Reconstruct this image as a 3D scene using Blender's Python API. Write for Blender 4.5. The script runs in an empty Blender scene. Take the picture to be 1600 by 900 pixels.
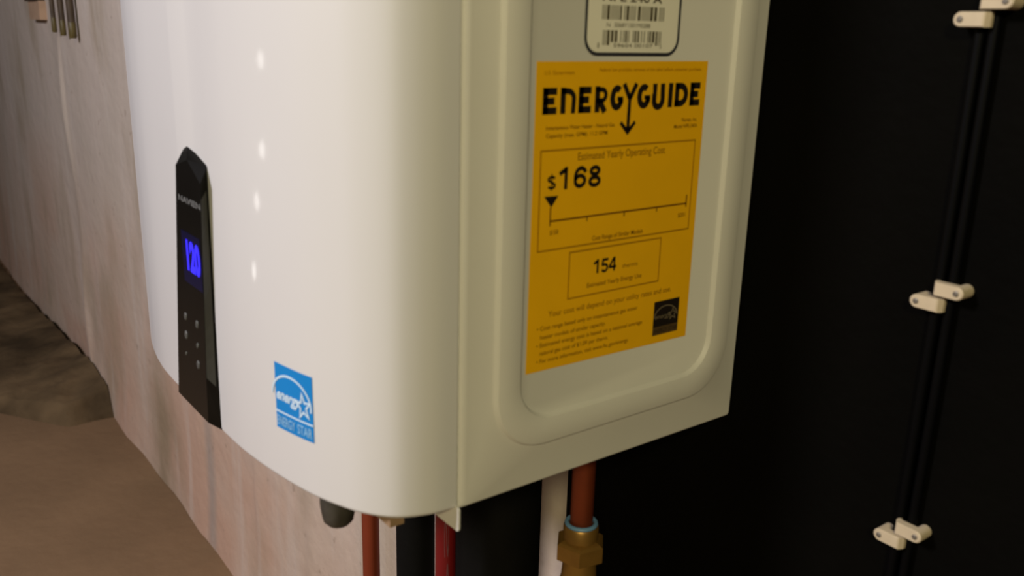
import bpy, bmesh, math, random
from mathutils import Vector, Matrix
from mathutils import noise as mnoise
S = bpy.context.scene
COL = S.collection
Z0 = 0.775                       # the heater's underside hangs 0.775 above the floor
R = math.radians

# ------------------------------------------------------------------ camera
cam = bpy.data.cameras.new('camera')
cam_o = bpy.data.objects.new('camera', cam)
COL.objects.link(cam_o)
cam.sensor_fit = 'HORIZONTAL'
cam.sensor_width = 36.0
cam.lens = 36.0 * 1393.9 / 1600
cam.clip_start = 0.02
cam.dof.use_dof = True
cam.dof.focus_distance = 0.9
cam.dof.aperture_fstop = 9.5
right, up, fwd = (0.5997, 0.7999, 0.0252), (-0.2363, 0.1469, 0.9605), (-0.7646, 0.5819, -0.2771)
m = Matrix(((right[0], up[0], -fwd[0]), (right[1], up[1], -fwd[1]), (right[2], up[2], -fwd[2]))).to_4x4()
m.translation = (0.3754, -0.4858, 0.262 + Z0)
cam_o.matrix_world = m
S.camera = cam_o

# ------------------------------------------------------------------ world, lights, exposure
S.view_settings.view_transform = 'Standard'
S.view_settings.look = 'None'
S.view_settings.gamma = 1.0
S.view_settings.use_curve_mapping = False
S.view_settings.exposure = 0.0
w = bpy.data.worlds.new('basement_air')
S.world = w
w.use_nodes = True
w.node_tree.nodes['Background'].inputs[0].default_value = (0.95, 0.88, 0.80, 1)
w.node_tree.nodes['Background'].inputs[1].default_value = 0.035

def area(name, loc, target, size, power, col):
    l = bpy.data.lights.new(name, 'AREA')
    l.shape = 'DISK'; l.size = size; l.energy = power; l.color = col
    o = bpy.data.objects.new(name, l); COL.objects.link(o)
    o.location = loc
    o.rotation_euler = (Vector(target) - Vector(loc)).to_track_quat('-Z', 'Y').to_euler()
    return o

area('ceiling_lamp', (-0.55, -2.35, 1.45 + Z0), (-0.25, -0.25, 0.1 + Z0), 0.5, 60, (.95, .91, .98))
area('warm_lamp', (1.3, -1.35, 1.0 + Z0), (0, -0.1, 0.1 + Z0), 0.25, 20, (1.0, 0.90, 0.53))
HIGHLIGHT_LIGHTS = [(-1.22, -1.285, .155), (-1.23, -1.253, -.046), (-1.268, -1.19, -.163), (-1.298, -1.115, -.323)]
# small point lights added off to the left to give the enamel its highlights
for x, y, z in HIGHLIGHT_LIGHTS:
    l = bpy.data.lights.new('highlight_light', 'POINT')
    l.energy = 0.15; l.shadow_soft_size = 0.02; l.color = (1, .97, .92)
    o = bpy.data.objects.new('highlight_light', l); COL.objects.link(o); o.location = (x, y, z + Z0)

# ------------------------------------------------------------------ materials
def mat(name, col, rough=.5, metal=0.0, var=.06, scale=30, bump=0.0, bscale=60, spec=.5, stretch=(1, 1, 1), emit=None, coat=0):
    mt = bpy.data.materials.new(name); mt.use_nodes = True
    nt = mt.node_tree; b = nt.nodes['Principled BSDF']
    tc = nt.nodes.new('ShaderNodeTexCoord'); mp = nt.nodes.new('ShaderNodeMapping')
    mp.inputs['Scale'].default_value = stretch
    nt.links.new(tc.outputs['Object'], mp.inputs[0])
    n = nt.nodes.new('ShaderNodeTexNoise'); n.inputs['Scale'].default_value = scale; n.inputs['Detail'].default_value = 4
    nt.links.new(mp.outputs[0], n.inputs['Vector'])
    r = nt.nodes.new('ShaderNodeValToRGB')
    c0 = [max(0, c * (1 - var)) for c in col]; c1 = [min(1, c * (1 + var)) for c in col]
    r.color_ramp.elements[0].color = (*c0, 1); r.color_ramp.elements[1].color = (*c1, 1)
    r.color_ramp.elements[0].position = .3; r.color_ramp.elements[1].position = .7
    nt.links.new(n.outputs[0], r.inputs[0]); nt.links.new(r.outputs[0], b.inputs['Base Color'])
    b.inputs['Roughness'].default_value = rough; b.inputs['Metallic'].default_value = metal
    b.inputs['Specular IOR Level'].default_value = spec
    b.inputs['Coat Weight'].default_value = coat; b.inputs['Coat Roughness'].default_value = .07
    if bump:
        n2 = nt.nodes.new('ShaderNodeTexNoise'); n2.inputs['Scale'].default_value = bscale; n2.inputs['Detail'].default_value = 5
        nt.links.new(mp.outputs[0], n2.inputs['Vector'])
        bp = nt.nodes.new('ShaderNodeBump'); bp.inputs['Strength'].default_value = bump; bp.inputs['Distance'].default_value = .01
        nt.links.new(n2.outputs[0], bp.inputs['Height']); nt.links.new(bp.outputs[0], b.inputs['Normal'])
    if emit:
        b.inputs['Emission Color'].default_value = (*emit[:3], 1); b.inputs['Emission Strength'].default_value = emit[3]
    return mt

M = {
 'enamel': mat('white_enamel', (.66, .645, .655), .35, var=.012, scale=6, spec=.35, coat=.35),
 'casing': mat('painted_steel_casing', (.66, .635, .59), .42, var=.02, scale=14, spec=.35),
 'black_gloss': mat('black_gloss_plastic', (.005, .0045, .004), .28, var=.2, spec=.25),
 'black_matt': mat('black_matt_plastic', (.005, .0045, .004), .6, var=.1, spec=.1),
 'black_bevel': mat('black_satin_plastic', (.032, .032, .028), .55, var=.1),
 'grey_print': mat('grey_print', (.13, .13, .13), .5, var=.2, scale=900),
 'icon': mat('pale_icon_print', (.07, .07, .066), .5, var=.1),
 'lcd': mat('dark_display_glass', (.003, .003, .012), .3, var=.1, emit=(.02, .015, .5, .03)),
 'digits': mat('lit_blue_digits', (.01, .01, .3), .5, var=.05, emit=(.035, .02, 1.0, 1.15)),
 'yellow': mat('yellow_label_paper', (.84, .43, .003), .55, var=.025, scale=40, spec=.25),
 'label_ink': mat('black_label_ink', (.012, .008, .006), .6, var=.1, spec=.2),
 'thin_ink': mat('thin_label_ink', (.36, .165, .003), .6, var=.1, spec=.2),
 'soft_ink': mat('faded_ink', (.09, .075, .045), .6, var=.15, spec=.2),
 'mid_ink': mat('small_print_ink', (.17, .066, .003), .6, var=.1, spec=.2),
 'white_paper': mat('white_label_paper', (.80, .76, .66), .5, var=.02, spec=.3),
 'border_ink': mat('dark_border_ink', (.03, .03, .04), .5, var=.1),
 'blue': mat('blue_sticker', (.004, .21, .60), .4, var=.03),
 'sticker_white': mat('white_sticker_print', (.55, .70, .86), .5, var=.02),
 'pale_blue': mat('pale_blue_sticker_print', (.22, .46, .76), .5, var=.03),
 'logo_grey': mat('logo_grey_print', (.17, .13, .075), .6, var=.05),
 'logo_brown': mat('logo_brown_print', (.075, .042, .012), .6, var=.1),
 'copper': mat('copper', (.25, .045, .018), .45, metal=.45, var=.18, scale=25, stretch=(1, 1, .3)),
 'dull_copper': mat('dull_copper', (.20, .038, .013), .42, metal=.5, var=.2, scale=25),
 'brass': mat('brass', (.30, .16, .035), .42, metal=.6, var=.15, scale=60),
 'bright_brass': mat('bright_solder', (.9, .6, .2), .2, metal=.8, var=.1),
 'ring': mat('blue_sealing_ring', (.12, .25, .42), .5, var=.06),
 'rubber': mat('black_rubber', (.0035, .0033, .003), .75, var=.2, bump=.05, spec=.1),
 'red': mat('red_plastic_pipe', (.145, .003, .005), .4, var=.08, scale=12, stretch=(1, 1, .2)),
 'red_print': mat('pale_pipe_print', (.13, .035, .04), .5, var=.2, scale=300),
 'board': mat('black_painted_board', (.0016, .0014, .0009), .75, var=.35, scale=5, bump=.1, bscale=90, spec=.04),
 'cable': mat('black_cable_sheath', (.0011, .0011, .0013), .5, var=.1, spec=.07),
 'clip': mat('ivory_clip_plastic', (.50, .41, .285), .5, var=.05, scale=120, spec=.35),
 'nail': mat('clip_nail_steel', (.16, .14, .115), .5, metal=.4, var=.2, scale=300),
 'knob': mat('grey_black_knob_plastic', (.045, .04, .033), .5, var=.3, scale=120, bump=.05),
 'tan': mat('tan_plastic', (.30, .19, .11), .5, var=.1),
 'rod': mat('dark_rusty_rod', (.065, .042, .024), .6, var=.35, scale=30),
 'rod_end': mat('olive_gold_rod_end', (.10, .075, .02), .5, var=.3, scale=40),
 'tanblock': mat('tan_wood_block', (.46, .31, .21), .7, var=.15, scale=18),
 'dirt': mat('dark_rough_dirt', (.125, .085, .046), .9, var=.55, scale=6, bump=.6, bscale=28, spec=.15),
}

def wall_material():
    mt = bpy.data.materials.new('limewashed_concrete'); mt.use_nodes = True
    nt = mt.node_tree; b = nt.nodes['Principled BSDF']; N = nt.nodes.new; L = nt.links.new
    tc = N('ShaderNodeTexCoord')
    def noise(scale, detail, st=(1, 1, 1), lo=.35, hi=.65):
        mp = N('ShaderNodeMapping'); mp.inputs['Scale'].default_value = st; L(tc.outputs['Object'], mp.inputs[0])
        n = N('ShaderNodeTexNoise'); n.inputs['Scale'].default_value = scale; n.inputs['Detail'].default_value = detail
        L(mp.outputs[0], n.inputs['Vector'])
        r = N('ShaderNodeMapRange'); r.inputs[1].default_value = lo; r.inputs[2].default_value = hi; L(n.outputs[0], r.inputs[0])
        return r.outputs[0]
    def mix(a, bcol, fac, k):
        mm = N('ShaderNodeMath'); mm.operation = 'MULTIPLY'; mm.inputs[1].default_value = k; L(fac, mm.inputs[0])
        x = N('ShaderNodeMix'); x.data_type = 'RGBA'; L(mm.outputs[0], x.inputs[0])
        if isinstance(a, tuple): x.inputs[6].default_value = (*a, 1)
        else: L(a, x.inputs[6])
        x.inputs[7].default_value = (*bcol, 1)
        return x.outputs[2]
    c = mix((.58, .495, .44), (.50, .435, .37), noise(5, 3, (1, 1, .18)), .7)
    sep = N('ShaderNodeSeparateXYZ'); L(tc.outputs['Object'], sep.inputs[0])
    damp = N('ShaderNodeMapRange'); damp.inputs[1].default_value = .75; damp.inputs[2].default_value = .1; L(sep.outputs[2], damp.inputs[0])
    c = mix(c, (.60, .42, .31), damp.outputs[0], .62)                                  # peach tide mark rising from the floor
    lowb = N('ShaderNodeMath'); lowb.operation = 'MULTIPLY'; L(noise(1.9, 4, (1, 1, 1.2), .45, .60), lowb.inputs[0]); L(damp.outputs[0], lowb.inputs[1])
    c = mix(c, (.55, .36, .27), lowb.outputs[0], .95)           # pinkish bloom
    c = mix(c, (.34, .27, .185), noise(2.1, 5, (2.2, 1, .8), .53, .66), .5)        # brown water stains
    # one broad brown seepage stain below the panel, and a finer grey run beside it
    def run(x0, half, ztop):
        a = N('ShaderNodeMath'); a.operation = 'ADD'; a.inputs[1].default_value = -x0; L(sep.outputs[0], a.inputs[0])
        b2 = N('ShaderNodeMath'); b2.operation = 'ABSOLUTE'; L(a.outputs[0], b2.inputs[0])
        r = N('ShaderNodeMapRange'); r.inputs[1].default_value = half; r.inputs[2].default_value = half*.2; L(b2.outputs[0], r.inputs[0])
        q = N('ShaderNodeMapRange'); q.inputs[1].default_value = ztop; q.inputs[2].default_value = ztop - .2; L(sep.outputs[2], q.inputs[0])
        k = N('ShaderNodeMath'); k.operation = 'MULTIPLY'; L(r.outputs[0], k.inputs[0]); L(q.outputs[0], k.inputs[1])
        k2 = N('ShaderNodeMath'); k2.operation = 'MULTIPLY'; L(k.outputs[0], k2.inputs[0]); L(noise(7, 4, (1, 1, .5), .35, .55), k2.inputs[1])
        return k2.outputs[0]
    c = mix(c, (.30, .23, .15), run(-1.58, .17, .36), .8)
    c = mix(c, (.36, .31, .28), run(-1.27, .035, .42), .7)
    c = mix(c, (.66, .60, .55), noise(16, 3, (1, 1, .08), .55, .72), .38)           # pale trowel streaks
    c = mix(c, (.26, .19, .14), noise(30, 2, (1, 1, 1), .70, .76), .4)             # specks
    L(c, b.inputs['Base Color'])
    b.inputs['Roughness'].default_value = .8; b.inputs['Specular IOR Level'].default_value = .2
    n2 = N('ShaderNodeTexNoise'); n2.inputs['Scale'].default_value = 22; n2.inputs['Detail'].default_value = 6
    L(tc.outputs['Object'], n2.inputs['Vector'])
    bp = N('ShaderNodeBump'); bp.inputs['Strength'].default_value = .22; bp.inputs['Distance'].default_value = .02
    L(n2.outputs[0], bp.inputs['Height']); L(bp.outputs[0], b.inputs['Normal'])
    return mt
M['wall'] = wall_material()
M['floor'] = mat('worn_concrete_floor', (.235, .150, .085), .8, var=.22, scale=2.2, bump=.25, bscale=35, spec=.2)

# ------------------------------------------------------------------ mesh helpers (world coordinates, z measured from the heater's underside)
def link(name, me, material, parent=None, smooth=False):
    o = bpy.data.objects.new(name, me); COL.objects.link(o)
    if material is not None: me.materials.append(material)
    if parent is not None:
        o.parent = parent
        o.matrix_parent_inverse = parent.matrix_basis.inverted()
        if parent.parent is not None:
            o.matrix_parent_inverse = Matrix.Identity(4)
    if smooth:
        for p in me.polygons: p.use_smooth = True
        me.set_sharp_from_angle(angle=R(38))
    return o

def mesh(name, verts, faces, material, parent=None, smooth=False, sharp=38):
    me = bpy.data.meshes.new(name)
    dz = Z0
    base = root_loc(parent)
    me.from_pydata([(v[0] - base[0], v[1] - base[1], v[2] + dz - base[2]) for v in verts], [], faces)
    me.update()
    o = bpy.data.objects.new(name, me); COL.objects.link(o)
    me.materials.append(material)
    if parent is not None: o.parent = parent
    if smooth:
        for p in me.polygons: p.use_smooth = True
        me.set_sharp_from_angle(angle=R(sharp))
    return o

def root_loc(o):
    x = Vector((0, 0, 0))
    while o is not None:
        x += Vector(o.location); o = o.parent
    return x

def empty(name, loc):
    o = bpy.data.objects.new(name, None); COL.objects.link(o)
    o.empty_display_size = .05; o.location = (loc[0], loc[1], loc[2] + Z0)
    return o

def tag(o, label, cat, group=None):
    o['label'] = label; o['category'] = cat
    if group: o['group'] = group
    return o

class MB:
    def __init__(s): s.v = []; s.f = []
    def add(s, v, f):
        k = len(s.v); s.v += [tuple(x) for x in v]; s.f += [tuple(i + k for i in q) for q in f]; return s
    def box(s, a, b):
        (x0, y0, z0), (x1, y1, z1) = a, b
        return s.add([(x0,y0,z0),(x1,y0,z0),(x1,y1,z0),(x0,y1,z0),(x0,y0,z1),(x1,y0,z1),(x1,y1,z1),(x0,y1,z1)],
                     [(0,3,2,1),(4,5,6,7),(0,1,5,4),(1,2,6,5),(2,3,7,6),(3,0,4,7)])
    def loops(s, loops, cap0=True, cap1=True):
        n = len(loops[0]); k = len(s.v)
        for l in loops: s.v += [tuple(p) for p in l]
        for i in range(len(loops) - 1):
            for j in range(n):
                j2 = (j + 1) % n
                s.f.append((k+i*n+j, k+i*n+j2, k+(i+1)*n+j2, k+(i+1)*n+j))
        if cap0: s.f.append(tuple(k + j for j in reversed(range(n))))
        if cap1: s.f.append(tuple(k + (len(loops)-1)*n + j for j in range(n)))
        return s
    def lathe(s, c, prof, n=32, phase=0.0):          # prof: (radius, z), bottom to top, vertical axis
        return s.loops([[(c[0] + r*math.cos(phase + 2*math.pi*j/n), c[1] + r*math.sin(phase + 2*math.pi*j/n), z) for j in range(n)] for r, z in prof])
    def build(s, name, material, parent=None, smooth=False, sharp=38):
        return mesh(name, s.v, s.f, material, parent, smooth, sharp)

def rrect(a0, a1, b0, b1, r, n=8):
    r = max(r, 1e-5); out = []
    for (ca, cb, st) in ((a1-r, b0+r, -90), (a1-r, b1-r, 0), (a0+r, b1-r, 90), (a0+r, b0+r, 180)):
        for i in range(n + 1):
            t = R(st + 90*i/n); out.append((ca + r*math.cos(t), cb + r*math.sin(t)))
    return out

def text2d(s, bold=0.0, shear=0.0):
    """built-in font outline filled flat: verts in a unit box, faces"""
    cu = bpy.data.curves.new('lettering', 'FONT'); cu.body = s; cu.offset = bold; cu.shear = shear
    cu.fill_mode = 'FRONT'; cu.resolution_u = 4
    o = bpy.data.objects.new('lettering', cu); COL.objects.link(o)
    dg = bpy.context.evaluated_depsgraph_get()
    me = o.evaluated_get(dg).to_mesh()
    v = [(p.co.x, p.co.y) for p in me.vertices]; f = [tuple(p.vertices) for p in me.polygons]
    o.evaluated_get(dg).to_mesh_clear()
    bpy.data.objects.remove(o); bpy.data.curves.remove(cu)
    return v, f
CAP = None
def cap_height():
    global CAP
    if CAP is None:
        v, f = text2d('H'); CAP = max(p[1] for p in v)
    return CAP

class Flat:
    """flat print in 2-D (a, b), mapped onto a surface by fn(a, b)"""
    def __init__(s): s.v = []; s.f = []; s.lines = []
    def add(s, v, f):
        k = len(s.v); s.v += v; s.f += [tuple(i + k for i in q) for q in f]
    def quad(s, a0, b0, a1, b1, n=1):
        for i in range(n):
            x0 = a0 + (a1-a0)*i/n; x1 = a0 + (a1-a0)*(i+1)/n
            s.add([(x0,b0),(x1,b0),(x1,b1),(x0,b1)], [(0,1,2,3)])
    def poly(s, pts): s.add(list(pts), [tuple(range(len(pts)))])
    def stroke(s, pts, wd, closed=False):
        n = len(pts); L, Rr = [], []
        for i in range(n):
            p = Vector(pts[i])
            pa = Vector(pts[(i-1) % n]) if (closed or i > 0) else None
            pb = Vector(pts[(i+1) % n]) if (closed or i < n-1) else None
            d1 = (p - pa).normalized() if pa is not None else (pb - p).normalized()
            d2 = (pb - p).normalized() if pb is not None else d1
            n1 = Vector((-d1.y, d1.x)); n2 = Vector((-d2.y, d2.x))
            nn = n1 + n2
            nn = nn.normalized() if nn.length > 1e-6 else n1
            k = wd/2 / max(.45, nn.dot(n1))
            L.append(tuple(p + nn*k)); Rr.append(tuple(p - nn*k))
        m_ = n if closed else n - 1
        s.add(L + Rr, [(i, n+i, n+(i+1) % n, (i+1) % n) for i in range(m_)])
    def text(s, body, a0, a1, b, h, bold=0.0, shear=0.0):
        v, f = text2d(body, bold, shear)
        x0 = min(p[0] for p in v); x1 = max(p[0] for p in v); c = cap_height()
        s.lines.append(([(a0 + (p[0]-x0)/(x1-x0)*(a1-a0), b + p[1]/c*h) for p in v], f))
    def build(s, name, material, parent, fn):
        o = None
        for v, f in s.lines:                                   # each line of lettering is a part of its own
            o = mesh('lettering', [fn(*p) for p in v], f, material, parent)
        if s.v: o = mesh(name, [fn(*p) for p in s.v], s.f, material, parent)
        return o
    def figure(s, ch, a0, b0, wd, ht, th):                     # bold figures drawn with strokes
        def q(pts, closed=False): s.stroke([(a0 + x*wd, b0 + y*ht) for x, y in pts], th, closed)
        e = th/ht/2; f = th/wd/2
        if ch == '1':
            q([(.66, 0), (.66, 1)]); q([(.70, 1-e*.9), (.56, .86), (.12, .70)])
        elif ch == '6':
            q(arc(.5, .33, .5-f, .33-e, 0, 360, 20)[:-1], True); q(arc(.56, .50, .56-f, .5-e, 30, 205, 14))
        elif ch == '8':
            q(arc(.5, .27, .5-f, .28-e, 0, 360, 20)[:-1], True); q(arc(.5, .75, .44-f, .25-e, 0, 360, 20)[:-1], True)
        elif ch == '5':
            q([(.95, 1-e), (.24, 1-e), (.14, .50)]); q(arc(.46, .33, .52-f, .33-e, 140, -150, 16))
        elif ch == '4':
            q([(.72, 0), (.72, 1)]); q([(0, .30), (1, .30)]); q([(.66, .96), (.06, .34)])
        elif ch == '$':
            q(arc(.5, .72, .46-f, .25-e, 20, 270, 14) + arc(.5, .27, .46-f, .26-e, 90, -160, 14)[1:]); s.stroke([(a0+.5*wd, b0-.1*ht), (a0+.5*wd, b0+1.1*ht)], th*.5)
        return s

def arc(cx, cy, rx, ry, a0, a1, n=14):
    return [(cx + rx*math.cos(R(a0 + (a1-a0)*i/n)), cy + ry*math.sin(R(a0 + (a1-a0)*i/n))) for i in range(n + 1)]

# ------------------------------------------------------------------ the setting
def structure(o): o['kind'] = 'structure'; return o

def build_wall():
    xs = []
    x = -8.0
    while x < 2.4:
        xs.append(x); x += .25 if x < -4 else .06
    seams = {-2.270: (.010, .022), -1.02: (.004, .02), -1.34: (.004, .03), -0.80: (.003, .02), -0.62: (.003, .015)}
    for c, (h, wd) in seams.items():
        xs += [c - wd, c - wd*.35, c, c + wd*.35, c + wd]
    xs = sorted(set(round(q, 4) for q in xs + [2.4]))
    zs = [-.775 + i*.05 for i in range(48)]
    v, f = [], []
    for z in zs:
        for x in xs:
            y = .018
            for c, (h, wd) in seams.items():
                cc = c + .012*math.sin(z*7 + c)
                d = abs(x - cc)/wd
                if d < 1: y -= h*(1 - d*d)*(.55 + .45*math.sin(z*11 + c*5))
            if x < -2.27: y += .012*min(1, (-2.27 - x)/.1)
            if x < -.46:
                y += .006*mnoise.noise(Vector((x*2.2, 0, z*2.2)))
                # the foot of the wall flares out unevenly where the pour met the slab
                if z < -.64: y -= .012*(-.64 - z)/.135*(.6 + .8*mnoise.noise(Vector((x*5, 3, 0))))
            v.append((x, y, z))
    n = len(xs)
    for j in range(len(zs) - 1):
        for i in range(n - 1):
            f.append((j*n+i, j*n+i+1, (j+1)*n+i+1, (j+1)*n+i))
    return structure(mesh('wall_back', v, f, M['wall'], smooth=True))
build_wall()
def build_floor():
    v, f = [], []
    nx, ny = 60, 30
    for j in range(ny + 1):
        for i in range(nx + 1):
            x = -8 + 10.4*i/nx; y = -4.5 + 4.6*j/ny
            v.append((x, y, -.775 + .004*mnoise.noise(Vector((x*1.7, y*1.7, 0)))))
    for j in range(ny):
        for i in range(nx):
            k = j*(nx+1) + i
            f.append((k, k+1, k+nx+2, k+nx+1))
    structure(mesh('floor', v, f, M['floor'], smooth=True))
build_floor()

# dark rough dirt heaped over the slab at the far end of the wall
def build_dirt():
    prof = [(-2.00, 0), (-2.05, .078), (-2.16, .088), (-2.33, .083), (-2.6, .062), (-3.04, .03), (-3.5, .006), (-4.2, .003)]
    def h(x):
        for (a, ha), (b, hb) in zip(prof, prof[1:]):
            if b <= x <= a: return ha + (hb-ha)*(a-x)/(a-b)
        return 0
    v, f = [], []
    nx, ny = 130, 70
    for j in range(ny + 1):
        for i in range(nx + 1):
            y = .008 - 1.3*j/ny
            edge = -2.04 + (.0 if y > -.1 else (y + .1)*1.3)            # front edge slants away from the wall
            edge += .05*mnoise.noise(Vector((y*6, 1, 0)))
            x = edge - (2.3)*(i/nx)**1.5
            k = h(min(-2.0, x - edge - 1.99)) if False else h(-2.0 + (x - edge))
            fall = math.exp(-max(0, .0 - y)*5.0)
            hh = k*(.16 + .84*fall) + .012*mnoise.noise(Vector((x*9, y*9, 2))) * min(1, i/6) + .008*mnoise.noise(Vector((x*24, y*24, 5)))*min(1, i/6)
            v.append((x, y, -.778 + max(0, hh) + (.005 if i > 2 else 0)))
    for j in range(ny):
        for i in range(nx):
            k = j*(nx+1) + i
            f.append((k, k+nx+1, k+nx+2, k+1))
    o = mesh('dirt_heap', v, f, M['dirt'], smooth=True)
    o['kind'] = 'stuff'
    tag(o, 'dark rough dirt heaped on the floor against the far end of the concrete wall', 'dirt')
build_dirt()

# black board the heater hangs on
bd = MB().box((-.172, 0.0002, -.7745), (1.6, .0178, 1.55)).build('backing_board', M['board'])
tag(bd, 'tall black board fixed to the wall behind the water heater', 'board')

# ------------------------------------------------------------------ the water heater
H = .695
heater = empty('water_heater', (-.22, -.117, 0))
tag(heater, 'white wall-hung tankless water heater with bowed front and yellow energy label', 'water heater')

# plan of the bowed front cover, from its right seam round to its left seam
half = [(-.0014, -.2345), (-.0018, -.2444), (-.0034, -.2520), (-.0062, -.2600), (-.0104, -.2680), (-.0172, -.2752), (-.0272, -.2826),
        (-.0375, -.2876), (-.0490, -.2922), (-.0610, -.2960), (-.0750, -.2992), (-.0902, -.3020), (-.1050, -.3043), (-.1192, -.3060), (-.1400, -.3078), (-.1650, -.3085)]
def catmull(pts, k=3):
    out = []
    for i in range(len(pts) - 1):
        p0 = pts[max(0, i-1)]; p1 = pts[i]; p2 = pts[i+1]; p3 = pts[min(len(pts)-1, i+2)]
        for s in range(k):
            t = s/k
            out.append(tuple(.5*((2*p1[c]) + (-p0[c]+p2[c])*t + (2*p0[c]-5*p1[c]+4*p2[c]-p3[c])*t*t + (-p0[c]+3*p1[c]-3*p2[c]+p3[c])*t**3) for c in (0, 1)))
    out.append(pts[-1]); return out
rs = catmull(half)
ridge = [(-.1850, -.3085), (-.1880, -.30875), (-.2125, -.3109), (-.2150, -.3109), (-.2165, -.3085)]       # shallow raised band above the panel
plan = rs + ridge + [(-.44 - x, y) for x, y in reversed(rs)]
def offset_plan(pl, d):
    out = []
    for i, p in enumerate(pl):
        a = Vector(pl[max(0, i-1)]); b = Vector(pl[min(len(pl)-1, i+1)]); t = (b - a).normalized()
        nrm = Vector((t.y, -t.x))                      # inward
        if i in (0, len(pl)-1): nrm = Vector((1, 0)) * (-1 if i == 0 else 1)
        out.append((p[0] + nrm.x*d, p[1] + nrm.y*d))
    return out
def inward_ok():
    a = offset_plan(plan, .002)
    return a[len(a)//2][1] > plan[len(plan)//2][1]
sg = 1 if inward_ok() else -1
def cover_loop(d, z): return [(x, y, z) for x, y in offset_plan(plan, sg*d)]
cv = MB()
cv.loops([cover_loop(d, z) for d, z in ((.0050, .0000), (.0024, .0000), (.0012, .0006), (.0003, .0020), (0, .0040), (0, .345), (0, H-.004), (.0012, H-.0006), (.005, H))])
cv.build('front_cover', M['enamel'], heater, True, 16)

# casing behind the cover
body = MB()
body.box((-.4395, -.2332, .0006), (-.0042, -.0002, H))
body.build('casing', M['casing'], heater)

# right side panel with its pressed ring
def side_panel():
    mb = MB(); loops = []
    def lp(a0, a1, b0, b1, r, hgt): loops.append([(hgt, a, b) for a, b in rrect(a0, a1, b0, b1, r)])
    y0, y1, z0, z1 = -.2334, -.0003, .0, H
    lp(y0, y1, z0, z1, .0012, -.0040)
    lp(y0, y1, z0, z1, .0012, -.0026)
    lp(y0+.0006, y1-.0003, z0+.0003, z1-.0003, .0016, -.0013)
    lp(y0+.0020, y1-.0010, z0+.0010, z1-.0010, .0025, -.0003)
    lp(y0+.0046, y1-.0020, z0+.0020, z1-.0020, .0035, 0)
    oy0, oy1, oz0, oz1, orr = -.2106, -.0145, .0260, H-.026, .036
    for d, hgt in ((-.0011, 0), (-.0007, .0002), (.0007, .0028), (.0011, .0030)):
        lp(oy0+d, oy1-d, oz0+d, oz1-d, orr-d, hgt)
    iy0, iy1, iz0, iz1, ir = -.1935, -.0330, .0435, H-.0435, .024
    for d, hgt in ((-.0011, .0030), (-.0007, .0028), (.0007, .0002), (.0011, 0)):
        lp(iy0+d, iy1-d, iz0+d, iz1-d, ir-d, hgt)
    mb.loops(loops, cap0=False)
    mb.build('side_panel', M['casing'], heater, True)
side_panel()

# chassis lip that shows below the right front corner, and a small tan tab
lip = MB()
prof = rrect(-.060, .0018, -.0132, .0020, .002, 3)
lip.loops([[(a, -.2352, b) for a, b in prof], [(a, -.2340, b) for a, b in prof]])
lip.build('corner_lip', M['casing'], heater)
MB().box((-.034, -.2690, -.0078), (-.0165, -.2600, .002)).build('drain_tab', M['tan'], heater)
kb = MB().lathe((-.0560, -.2815), [(.0035, -.0205), (.0065, -.0196), (.0088, -.0170), (.0098, -.0120), (.0105, -.0060), (.0105, -.001), (.006, .001)], 36)
kb.build('drain_knob', M['knob'], heater, True)

# ---- control panel
pan = MB()
fo = [(-.2419, .0060), (-.1790, .0060), (-.1764, .0392), (-.1605, .1690), (-.1825, .1805), (-.2063, .1745)]     # face
ba = [(-.2510, .0014), (-.1722, .0014), (-.1712, .0300), (-.1655, .1790), (-.2026, .1890), (-.2150, .1790)]     # foot on the cover
pf = [(x, -.3150, z) for x, z in fo]; pb = [(x, -.3080, z) for x, z in ba]
pan.loops([pb, pf])
pan.f = [q for q in pan.f if set(q) != {2, 3, 8, 9}]            # the right hand bevel is a part of its own
panel = pan.build('control_panel', M['black_gloss'], heater)
bv = MB()
eps = .00025
def on_bevel(t, s, lift=eps):      # right hand bevel of the panel: s across (0 face edge, 1 foot), t up
    a0, a1 = Vector(pf[2]), Vector(pf[3]); b0, b1 = Vector(pb[2]), Vector(pb[3])
    p = a0.lerp(a1, t).lerp(b0.lerp(b1, t), s)
    nn = (a1 - a0).cross(b0 - a0).normalized()
    if nn.x < 0: nn = -nn
    return tuple(p + nn*lift)
bw = MB()
ss = (0, .04, .70, 1)
for i in range(12):
    t0, t1 = i/12, (i+1)/12
    for k in range(3):
        q = [on_bevel(t0, ss[k], 0), on_bevel(t0, ss[k+1], 0), on_bevel(t1, ss[k+1], 0), on_bevel(t1, ss[k], 0)]
        (bv if k == 1 and i < 11 else bw).add(q, [(0, 1, 2, 3)])
bv.build('side_strip', M['black_bevel'], panel)
bw.build('side_bevel', M['black_matt'], panel)
def face(a, b): return (a, -.3150 - eps, b)
fl = Flat(); fl.text('NAVIEN', -.2050, -.1625, .1525, .0036, bold=.03); fl.build('lettering', M['grey_print'], panel, face)
fl = Flat(); fl.quad(-.2060, .1515, -.1625, .1568)
d = Flat(); d.quad(-.2050, .0985, -.1690, .1330); d.build('display', M['lcd'], panel, face)
d = Flat(); d.text('120', -.1960, -.1700, .1090, .0180, bold=.05)
d.build('display_digits', M['digits'], panel, lambda a, b: (a, -.3150 - 2*eps, b))
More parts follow.
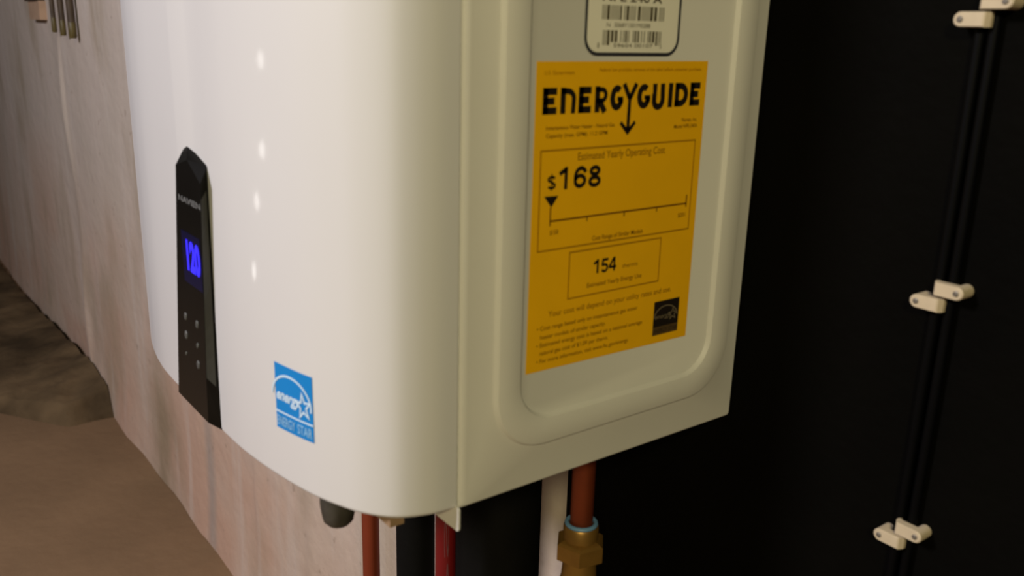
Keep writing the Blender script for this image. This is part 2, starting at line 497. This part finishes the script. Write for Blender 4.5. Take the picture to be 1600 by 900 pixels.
for (x, z, k) in ((-.2104, .0720, 1), (-.1868, .0728, 1), (-.2123, .0583, 1.1), (-.1888, .0576, .7), (-.1906, .0435, 1.1), (-.2150, .0440, .5)):
    bm_ = MB(); n = 12; a = .0024*k; b = .0030*k
    bm_.loops([[(x + a*math.cos(t*2*math.pi/n), -.3149, z + b*math.sin(t*2*math.pi/n)) for t in range(n)],
               [(x + a*.8*math.cos(t*2*math.pi/n), -.3156, z + b*.8*math.sin(t*2*math.pi/n)) for t in range(n)]])
    bm_.build('button', M['icon'], panel)

# ---- blue energy sticker, following the bow of the cover
def cover_y(x):
    for (xa, ya), (xb, yb) in zip(plan, plan[1:]):
        if xb <= x <= xa: return ya + (yb - ya)*(xa - x)/(xa - xb)
    return -.3085
def stick(lift):
    def fn(a, b):                   # a, b in 0..1 over the sticker
        x = -.0905 + .0345*a
        y = cover_y(x); dx = .001
        s = (cover_y(x+dx) - cover_y(x-dx))/(2*dx)
        nn = Vector((s, -1, 0)).normalized()
        zl = (.0345 + .0410*b, .0352 + .0400*b)
        return (x + nn.x*lift, y + nn.y*lift, zl[0] + (zl[1]-zl[0])*a)
    return fn
g = Flat(); g.quad(0, 0, 1, 1, 12); st = g.build('energy_sticker', M['blue'], heater, stick(.00035))
st['label'] = 'blue square sticker with a white arc and star'
g = Flat()
g.stroke(arc(.44, .50, .52, .36, 178, -8, 24), .034)
g.stroke([(i/12, .268) for i in range(13)], .028)
g.text('energy', .04, .72, .46, .16, bold=.03, shear=.4)
star = []
for k in range(10):
    rr = .19 if k % 2 == 0 else .078
    t = R(90 + 36*k + 8)
    star.append((.77 + rr*.95*math.cos(t), .50 + rr*1.0*math.sin(t)))
g.stroke(star, .036, True)
g.build('lettering', M['sticker_white'], st, stick(.0006))
g = Flat(); g.text('ENERGY', .03, .54, .06, .14, bold=.02); g.text('STAR', .60, .97, .06, .14, bold=.02)
g.build('lettering', M['pale_blue'], st, stick(.0006))

# ---- yellow energy guide label on the side panel (a = depth along the side, b = height)
def sx(k): return lambda a, b: (.00012*k, a, b)
g = Flat(); g.poly([(-.1890, .0724), (-.0552, .0710), (-.0552, .2473), (-.1880, .2470)])
lab = g.build('energy_label', M['yellow'], heater, sx(2))
lab['label'] = 'yellow paper energy guide label'
ink = Flat(); LW = .0037
yb, yt = .2194, .2333
def sk(pts, wd=LW): ink.stroke(pts, wd)
def flush():
    if ink.v: ink.build('letter', M['label_ink'], lab, sx(4)); ink.v = []; ink.f = []
def letterE(a0, a1, b0, b1):
    h = LW/2; m_ = (b0+b1)/2
    sk([(a0+h, b0), (a0+h, b1)]); sk([(a0, b0+h), (a1, b0+h)]); sk([(a0, b1-h), (a1, b1-h)]); sk([(a0, m_), (a1-.0016, m_)])
letterE(-.1833, -.1735, yb, yt)
flush()
h = LW/2
sk([(-.1710+h, yb), (-.1710+h, yt)]); sk([(-.1710, yt-h)] + [(-.1665, yt-h)] + arc(-.1660, yt-h-.0040, .0045, .0040, 90, 0, 6) + [(-.1600-h, yb)], .0031)
flush()
letterE(-.1582, -.1489, yb, yt+.0003)
flush()
sk([(-.1462+h, yb), (-.1462+h, yt+.0004)])
sk([(-.1462, yt+.0004-h), (-.1410, yt+.0004-h)] + arc(-.1408, yt+.0004-h-.0030, .0028, .0030, 90, -90, 8) + [(-.1450, yt+.0004-h-.0060)], .0026)
sk([(-.1425, yb+.0062), (-.1383, yb)])
flush()
def letterG(a0, a1, b0, b1):
    cx = (a0+a1)/2 + .0003; cy = (b0+b1)/2
    pts = arc(cx, cy, (a1-a0)/2 - h, (b1-b0)/2 - h, 52, 352, 20)
    sk(pts); sk([(a1-h, cy-.0034), (a1-h, cy-.0002)]); sk([(cx+.0004, cy-.0006), (a1, cy-.0006)], .0024)
letterG(-.1350, -.1246, yb+.0006, yt+.0008)
flush()
# the Y whose stem runs down into an arrow
sk([(-.1243, .2348), (-.1196, .2266)], .0030); sk([(-.1145, .2348), (-.1192, .2266)], .0030)
sk([(-.1194, .2275), (-.1197, .2085)], .0026)
ink.poly([(-.1197, .2056), (-.1262, .2122), (-.1250, .2140), (-.1197, .2092)]); ink.poly([(-.1197, .2056), (-.1197, .2092), (-.1146, .2140), (-.1134, .2122)])
flush()
letterG(-.1140, -.1030, yb+.0010, yt+.0012)
flush()
sk([(-.1013+h, yt+.0012), (-.1013+h, yb+.0055)] + arc(-.0963, yb+.0060, .0036, .0043, 180, 360, 10) + [(-.0912-h, yt+.0012)])
flush()
sk([(-.0862, yb+.0012), (-.0862, yt+.0014)])
flush()
sk([(-.0825+h, yb+.0014), (-.0825+h, yt+.0014)])
sk([(-.0825, yt+.0014-h), (-.0776, yt+.0014-h)] + arc(-.0776, (yb+yt)/2+.0014, .0048, (yt-yb)/2-h, 90, -90, 12)[1:] + [(-.0825, yb+.0014+h)])
flush()
letterE(-.0694, -.0605, yb+.0016, yt+.0015)
flush()
# big figures
for ch, a, b, wd, ht, th in (('$', -.1784, .1786, .0066, .0078, .0014), ('1', -.1706, .1780, .0086, .0124, .0024), ('6', -.1592, .1778, .0094, .0124, .0023), ('8', -.1482, .1776, .0095, .0124, .0023),
                             ('1', -.1412, .1256, .0056, .0086, .0016), ('5', -.1346, .1254, .0058, .0086, .0015), ('4', -.1284, .1254, .0060, .0086, .0015)):
    Flat().figure(ch, a, b, wd, ht, th).build('figure', M['label_ink'], lab, sx(5))
g = Flat(); g.poly([(-.1801, .1750), (-.1749, .1686), (-.1700, .1748)]); g.build('scale_arrow', M['label_ink'], lab, sx(6))
ln = Flat()
def frame(a0, b0, a1, b1, wd=.0009): ln.stroke([(a0, b0), (a1, b0), (a1, b1), (a0, b1)], wd, True)
frame(-.1833, .1442, -.0613, .2000)
frame(-.1596, .1132, -.0853, .1409)
ln.build('frame_line', M['thin_ink'], lab, sx(4))
sc = Flat()
sc.stroke([(-.1752, .1686), (-.1752, .1580)], .0010); sc.stroke([(-.1752, .1608), (-.0650, .1608)], .0010)
sc.stroke([(-.0652, .1662), (-.0652, .1586)], .0011)
for a in (-.1478, -.1185, -.0912): sc.stroke([(a, .1608), (a, .1580)], .0009)
sc.build('scale_line', M['mid_ink'], lab, sx(5))
sp = Flat()
sp.text('U.S. Government', -.1826, -.1617, .2402, .0020)
sp.text('Federal law prohibits removal of this label before consumer purchase.', -.1437, -.0608, .2416, .0019)
sp.build('lettering', M['thin_ink'], lab, sx(4))
sp = Flat()
sp.text('Instantaneous Water Heater - Natural Gas', -.1804, -.1302, .2111, .0021, bold=.008)
sp.text('Capacity (max. GPM): 11.2 GPM', -.1802, -.1354, .2069, .0021, bold=.008)
sp.text('Navien, Inc.', -.0748, -.0611, .2117, .0022, bold=.008); sp.text('Model NPE-240A', -.0811, -.0606, .2079, .0022, bold=.008)
sp.text('Estimated Yearly Operating Cost', -.1566, -.0873, .1935, .0042)
sp.text('$158', -.1750, -.1689, .1530, .0025, bold=.01); sp.text('$201', -.0716, -.0652, .1525, .0025, bold=.01)
sp.text('Cost Range of Similar Models', -.1430, -.1018, .1460, .0026, bold=.01)
sp.text('therms', -.1173, -.1044, .1260, .0026)
sp.text('Estimated Yearly Energy Use', -.1452, -.1003, .1178, .0027, bold=.008)
sp.text('Your cost will depend on your utility rates and use.', -.1737, -.0728, .1046, .0034)
for body_, a0, a1, b in (('\u2022 Cost range based only on instantaneous gas water', -.1818, -.1018, .0972), ('heater models of similar capacity.', -.1792, -.1284, .0918),
                         ('\u2022 Estimated energy cost is based on a national average', -.1818, -.0970, .0870), ('natural gas cost of $1.09 per therm.', -.1792, -.1256, .0821),
                         ('\u2022 For more information, visit www.ftc.gov/energy.', -.1814, -.1078, .0772)):
    sp.text(body_, a0, a1, b, .0025, bold=.008)
sp.build('lettering', M['mid_ink'], lab, sx(4))
# small black star emblem on the label
g = Flat(); g.quad(-.0870, .0766, -.0640, .0993); eb = g.build('emblem', M['label_ink'], lab, sx(4))
g = Flat()
def em(a, b): return (-.0870 + .0230*a, .0766 + .0227*b)
g.stroke([em(*p) for p in arc(.47, .48, .46, .36, 172, 5, 18)], .0007)
g.text('energy', -.0858, -.0712, .0876, .0030, shear=.35)
g.stroke([em(*p) for p in [(.75 + (.17 if k % 2 == 0 else .07)*math.cos(R(90+36*k)), .55 + (.17 if k % 2 == 0 else .07)*math.sin(R(90+36*k))) for k in range(10)]], .0006, True)
g.build('emblem', M['logo_grey'], lab, sx(6))
g = Flat(); g.quad(-.0868, .0768, -.0642, .0822); g.build('emblem', M['logo_brown'], lab, sx(5))
g = Flat(); g.text('ENERGY STAR', -.0860, -.0650, .0780, .0028); g.build('emblem', M['label_ink'], lab, sx(6))

# ---- white serial label with a dark rounded border
g = Flat(); g.poly(rrect(-.1558, -.0827, .2503, .345, .0095)); ser = g.build('serial_label', M['white_paper'], heater, sx(2))
ser['label'] = 'white bar code label with a dark rounded border'
g = Flat(); g.stroke(rrect(-.1552, -.0833, .2509, .3444, .0090), .0019, True); g.build('border_line', M['border_ink'], ser, sx(4))
random.seed(4)
def barcode(a0, a1, b0, b1, bars, guards=()):
    dk = Flat()
    tot = sum(bars); a = a0
    for i, wd in enumerate(bars):
        wdt = (a1-a0)*wd/tot
        if i % 2 == 0: dk.quad(a, b0 - (.0016 if i in guards else 0), a + wdt*.92, b1)
        a += wdt
    return dk
bars1 = [1,1,1,1,3,1,1,1,1,1,1,1,1,1,2,2,1,1,3,1,1,1,1,1,1,2,3,1,1,1,1,1,1,1,1,1,3,1,3,2,1,1,1,1,1]
barcode(-.1438, -.0962, .2692, .2768, bars1).build('bar_code', M['soft_ink'], ser, sx(4))
bars2 = [1,1,1,1,3,1,3,1,3,3,1,2,1,1,2,1,1,4,1,1,2,1,2,2,1,2,1,3,1,1,2,1,3,1,2,1,1,1,1]
barcode(-.1426, -.0976, .2573, .2636, bars2, (0, 2, 4, 36, 34)).build('bar_code', M['soft_ink'], ser, sx(4))
g = Flat()
g.text('N', -.1402, -.1376, .2653, .0022); g.text('5068Y1501M0288', -.1345, -.1068, .2654, .0022)
g.text('8', -.1464, -.1450, .2541, .0028); g.text('59604 00107', -.1345, -.1040, .2546, .0020); g.text('5', -.0982, -.0968, .2543, .0026)
g.text('NPE 240 A', -.1440, -.0985, .2790, .0040, bold=.02)
g.build('lettering', M['soft_ink'], ser, sx(4))

# ------------------------------------------------------------------ pipes hanging under the heater
FZ = -.7745
t = empty('copper_pipe', (-.306, -.13, FZ))
MB().lathe((-.306, -.13), [(.0083, FZ), (.0083, -.0002)], 32).build('tube', M['copper'], t, True)
tag(t, 'bright copper pipe under the heater, left of the black hose', 'pipe')
t = empty('black_hose', (-.256, -.11, FZ))
MB().lathe((-.256, -.11), [(.0178, FZ), (.0178, -.02), (.0178, -.0002)], 36).build('tube', M['rubber'], t, True)
tag(t, 'black rubber hose between the copper pipe and the red pipe', 'hose')
t = empty('red_pipe', (-.12, -.165, FZ))
MB().lathe((-.12, -.165), [(.0077, FZ), (.0077, -.0002)], 32).build('tube', M['red'], t, True)
# printing that runs down the pipe, on the side towards the room
pr = Flat()
for wd_, a0, a1 in (('PEX', -.62, -.53), ('1/2', -.50, -.42), ('IN', -.39, -.34), ('100', -.31, -.22), ('PSI', -.16, -.06)): pr.text(wd_, a0, a1, -.0017, .0034)
ang = math.atan2(-.321, .495)
def on_red(a, b):
    th = ang + .1 + b/.0077
    return (-.12 + .00785*math.cos(th), -.165 + .00785*math.sin(th), a)
pr.build('lettering', M['red_print'], t, on_red)
tag(t, 'thin bright red plastic pipe under the front corner of the heater', 'pipe')
t = empty('insulated_pipe', (-.1425, -.1, FZ))
MB().lathe((-.1425, -.1), [(.035, FZ), (.035, -.0002)], 48).build('insulation_sleeve', M['rubber'], t, True)
tag(t, 'thick black foam-wrapped pipe behind the red pipe', 'pipe')

ux, uy = -.0425, -.1
t = empty('pipe_with_union', (ux, uy, FZ))
MB().lathe((ux, uy), [(.0082, -.0760), (.0082, -.0002)], 36).build('copper_tube', M['dull_copper'], t, True)
rg = MB(); n, k = 36, 10
rg_l = []
for i in range(k):
    a = 2*math.pi*i/k
    rr = .0103 + .0017*math.cos(a); zz = -.0742 + .0017*math.sin(a)
    rg_l.append([(ux + rr*math.cos(2*math.pi*j/n), uy + rr*math.sin(2*math.pi*j/n), zz) for j in range(n)])
rg.loops(rg_l + [rg_l[0]], False, False).build('sealing_ring', M['ring'], t, True)
ph = math.atan2(-.386, .42)
hx = MB(); hx.lathe((ux, uy), [(.0152, -.0800), (.0128, -.0775), (.0119, -.0752), (.0095, -.0750)][::-1][::-1], 36)
MB().lathe((ux, uy), [(.0126, -.0880), (.0126, -.0765), (.0116, -.0752), (.0090, -.0750)], 36).build('collar', M['brass'], t, True)
nut = MB()
nut.lathe((ux, uy), [(.0165, -.1010), (.0186, -.1000), (.0186, -.0885), (.0162, -.0868), (.0128, -.0855)], 6, ph)
nut.build('union_nut', M['brass'], t)
MB().lathe((ux, uy), [(.0120, FZ), (.0120, -.160), (.0178, -.155), (.0178, -.136), (.0128, -.1170), (.0118, -.1008)], 36).build('lower_fitting', M['brass'], t, True)
tag(t, 'copper pipe with a blue ring and hexagonal brass union nut under the heater', 'pipe')

# ------------------------------------------------------------------ two cables with nail clips on the board
for (x, lb) in ((.1360, 'left'), (.1436, 'right')):
    c = MB(); n = 16; loops = []
    for i in range(60):
        z = -.77 + 1.6*i/59
        dx = .0006*math.sin(z*13 + x*90)
        loops.append([(x + dx + .0029*math.cos(2*math.pi*j/n), -.0031 + .0029*math.sin(2*math.pi*j/n), z) for j in range(n)])
    o = c.loops(loops).build('cable', M['cable'], None, True)
    tag(o, 'thin black cable clipped vertically to the black board, %s one of the pair' % lb, 'cable', None)

def build_clip(flip):
    # local: origin on the board at the nail; hook goes towards +x (mirrored when flip)
    root = bpy.data.objects.new('cable_clip', None); COL.objects.link(root); root.empty_display_size = .02
    s = -1 if flip else 1
    hh = .0038
    prof = [(hh*math.cos(R(a)) , hh*math.sin(R(a))) for a in range(90, 271, 20)]      # rounded nail end
    front = prof + [(.0125, -hh), (.0125, hh)]
    n = len(front)
    def P(a, y, b): return (s*a, y, b)
    sh = [(-.0120, 1.0), (-.0112, 1.0)]
    mb = MB()
    # nail boss reaching the board
    bo = [(hh*math.cos(2*math.pi*j/20), hh*math.sin(2*math.pi*j/20)) for j in range(20)]
    mb.loops([[P(a, 0, b) for a, b in bo], [P(a, -.0085, b) for a, b in bo]])
    # bridge over the cable
    def ring(y, k): return [P(.004 + (a-.004)*k, y, b*k) for a, b in front]
    mb.loops([ring(-.0066, 1), ring(-.0116, 1), ring(-.0122, .9)])
    # hooked lip beyond the cable
    mb.add([P(.0125,-.0116,hh),P(.0125,-.0116,-hh),P(.0142,-.0085,-hh),P(.0142,-.0085,hh),P(.0142,-.0040,-hh),P(.0142,-.0040,hh),P(.0125,-.0040,-hh),P(.0125,-.0040,hh)],
           [(0,1,2,3),(3,2,4,5),(5,4,6,7),(0,3,5,7),(1,6,4,2),(0,7,6,1)])
    me = bpy.data.meshes.new('clip_body'); me.from_pydata(mb.v, [], mb.f)
    bm = bmesh.new(); bm.from_mesh(me); bmesh.ops.recalc_face_normals(bm, faces=bm.faces); bm.to_mesh(me); bm.free()
    me.materials.append(M['clip'])
    o = bpy.data.objects.new('clip_body', me); COL.objects.link(o); o.parent = root
    nb = MB(); na = [(.00165*math.cos(2*math.pi*j/16), .00165*math.sin(2*math.pi*j/16)) for j in range(16)]
    nb.loops([[P(a, -.0118, b) for a, b in na], [P(a, -.0125, b) for a, b in na], [P(a*.6, -.0128, b*.6) for a, b in na]])
    me2 = bpy.data.meshes.new('nail'); me2.from_pydata(nb.v, [], nb.f); me2.materials.append(M['nail'])
    o2 = bpy.data.objects.new('nail', me2); COL.objects.link(o2); o2.parent = root
    return root
protoL, protoR = build_clip(False), build_clip(True)
def copy_tree(o):
    c = o.copy(); COL.objects.link(c)
    for ch in o.children:
        d = ch.copy(); COL.objects.link(d); d.parent = c
    return c
rows = [('top', .2735, .2822), ('middle', .1214, .1308), ('bottom', -.0278, -.0184)]
for i, (nm, zl, zr) in enumerate(rows):
    a = protoL if i == 0 else copy_tree(protoL)
    a.location = (.1290, 0.0, zl + Z0)
    tag(a, 'ivory nail clip on the left cable, %s pair, nail on its left' % nm, 'clip', 'cable clips on the black board')
    b = protoR if i == 0 else copy_tree(protoR)
    b.location = (.1506, 0.0, zr + Z0)
    tag(b, 'ivory nail clip on the right cable, %s pair, nail on its right' % nm, 'clip', 'cable clips on the black board')

# ------------------------------------------------------------------ things on the far wall
for (x, zb, r, nm) in ((-2.225, .228, .0060, 'leftmost'), (-2.122, .222, .0066, 'middle'), (-2.020, .218, .0088, 'rightmost')):
    t = empty('hanging_rod', (x, .003, zb))
    MB().lathe((x, .003), [(r, zb + .035), (r, zb + .6)], 16).build('shaft', M['rod'], t, True)
    MB().lathe((x, .003), [(r*.8, zb), (r*1.05, zb + .004), (r*1.05, zb + .036), (r*.9, zb + .038)], 16).build('tip', M['rod_end'], t, True)
    tag(t, '%s of three dark rods hanging on the far concrete wall' % nm, 'rod', 'rods hanging on the wall')
bk = empty('wall_block', (-2.53, .02, .258))
MB().box((-2.60, .012, .258), (-2.45, .034, .308)).build('block', M['tanblock'], bk)
MB().box((-2.63, .008, .308), (-2.46, .034, .322)).build('dark_bar', M['rod'], bk)
tag(bk, 'small tan block with a dark bar on the wall, left of the rods', 'block')
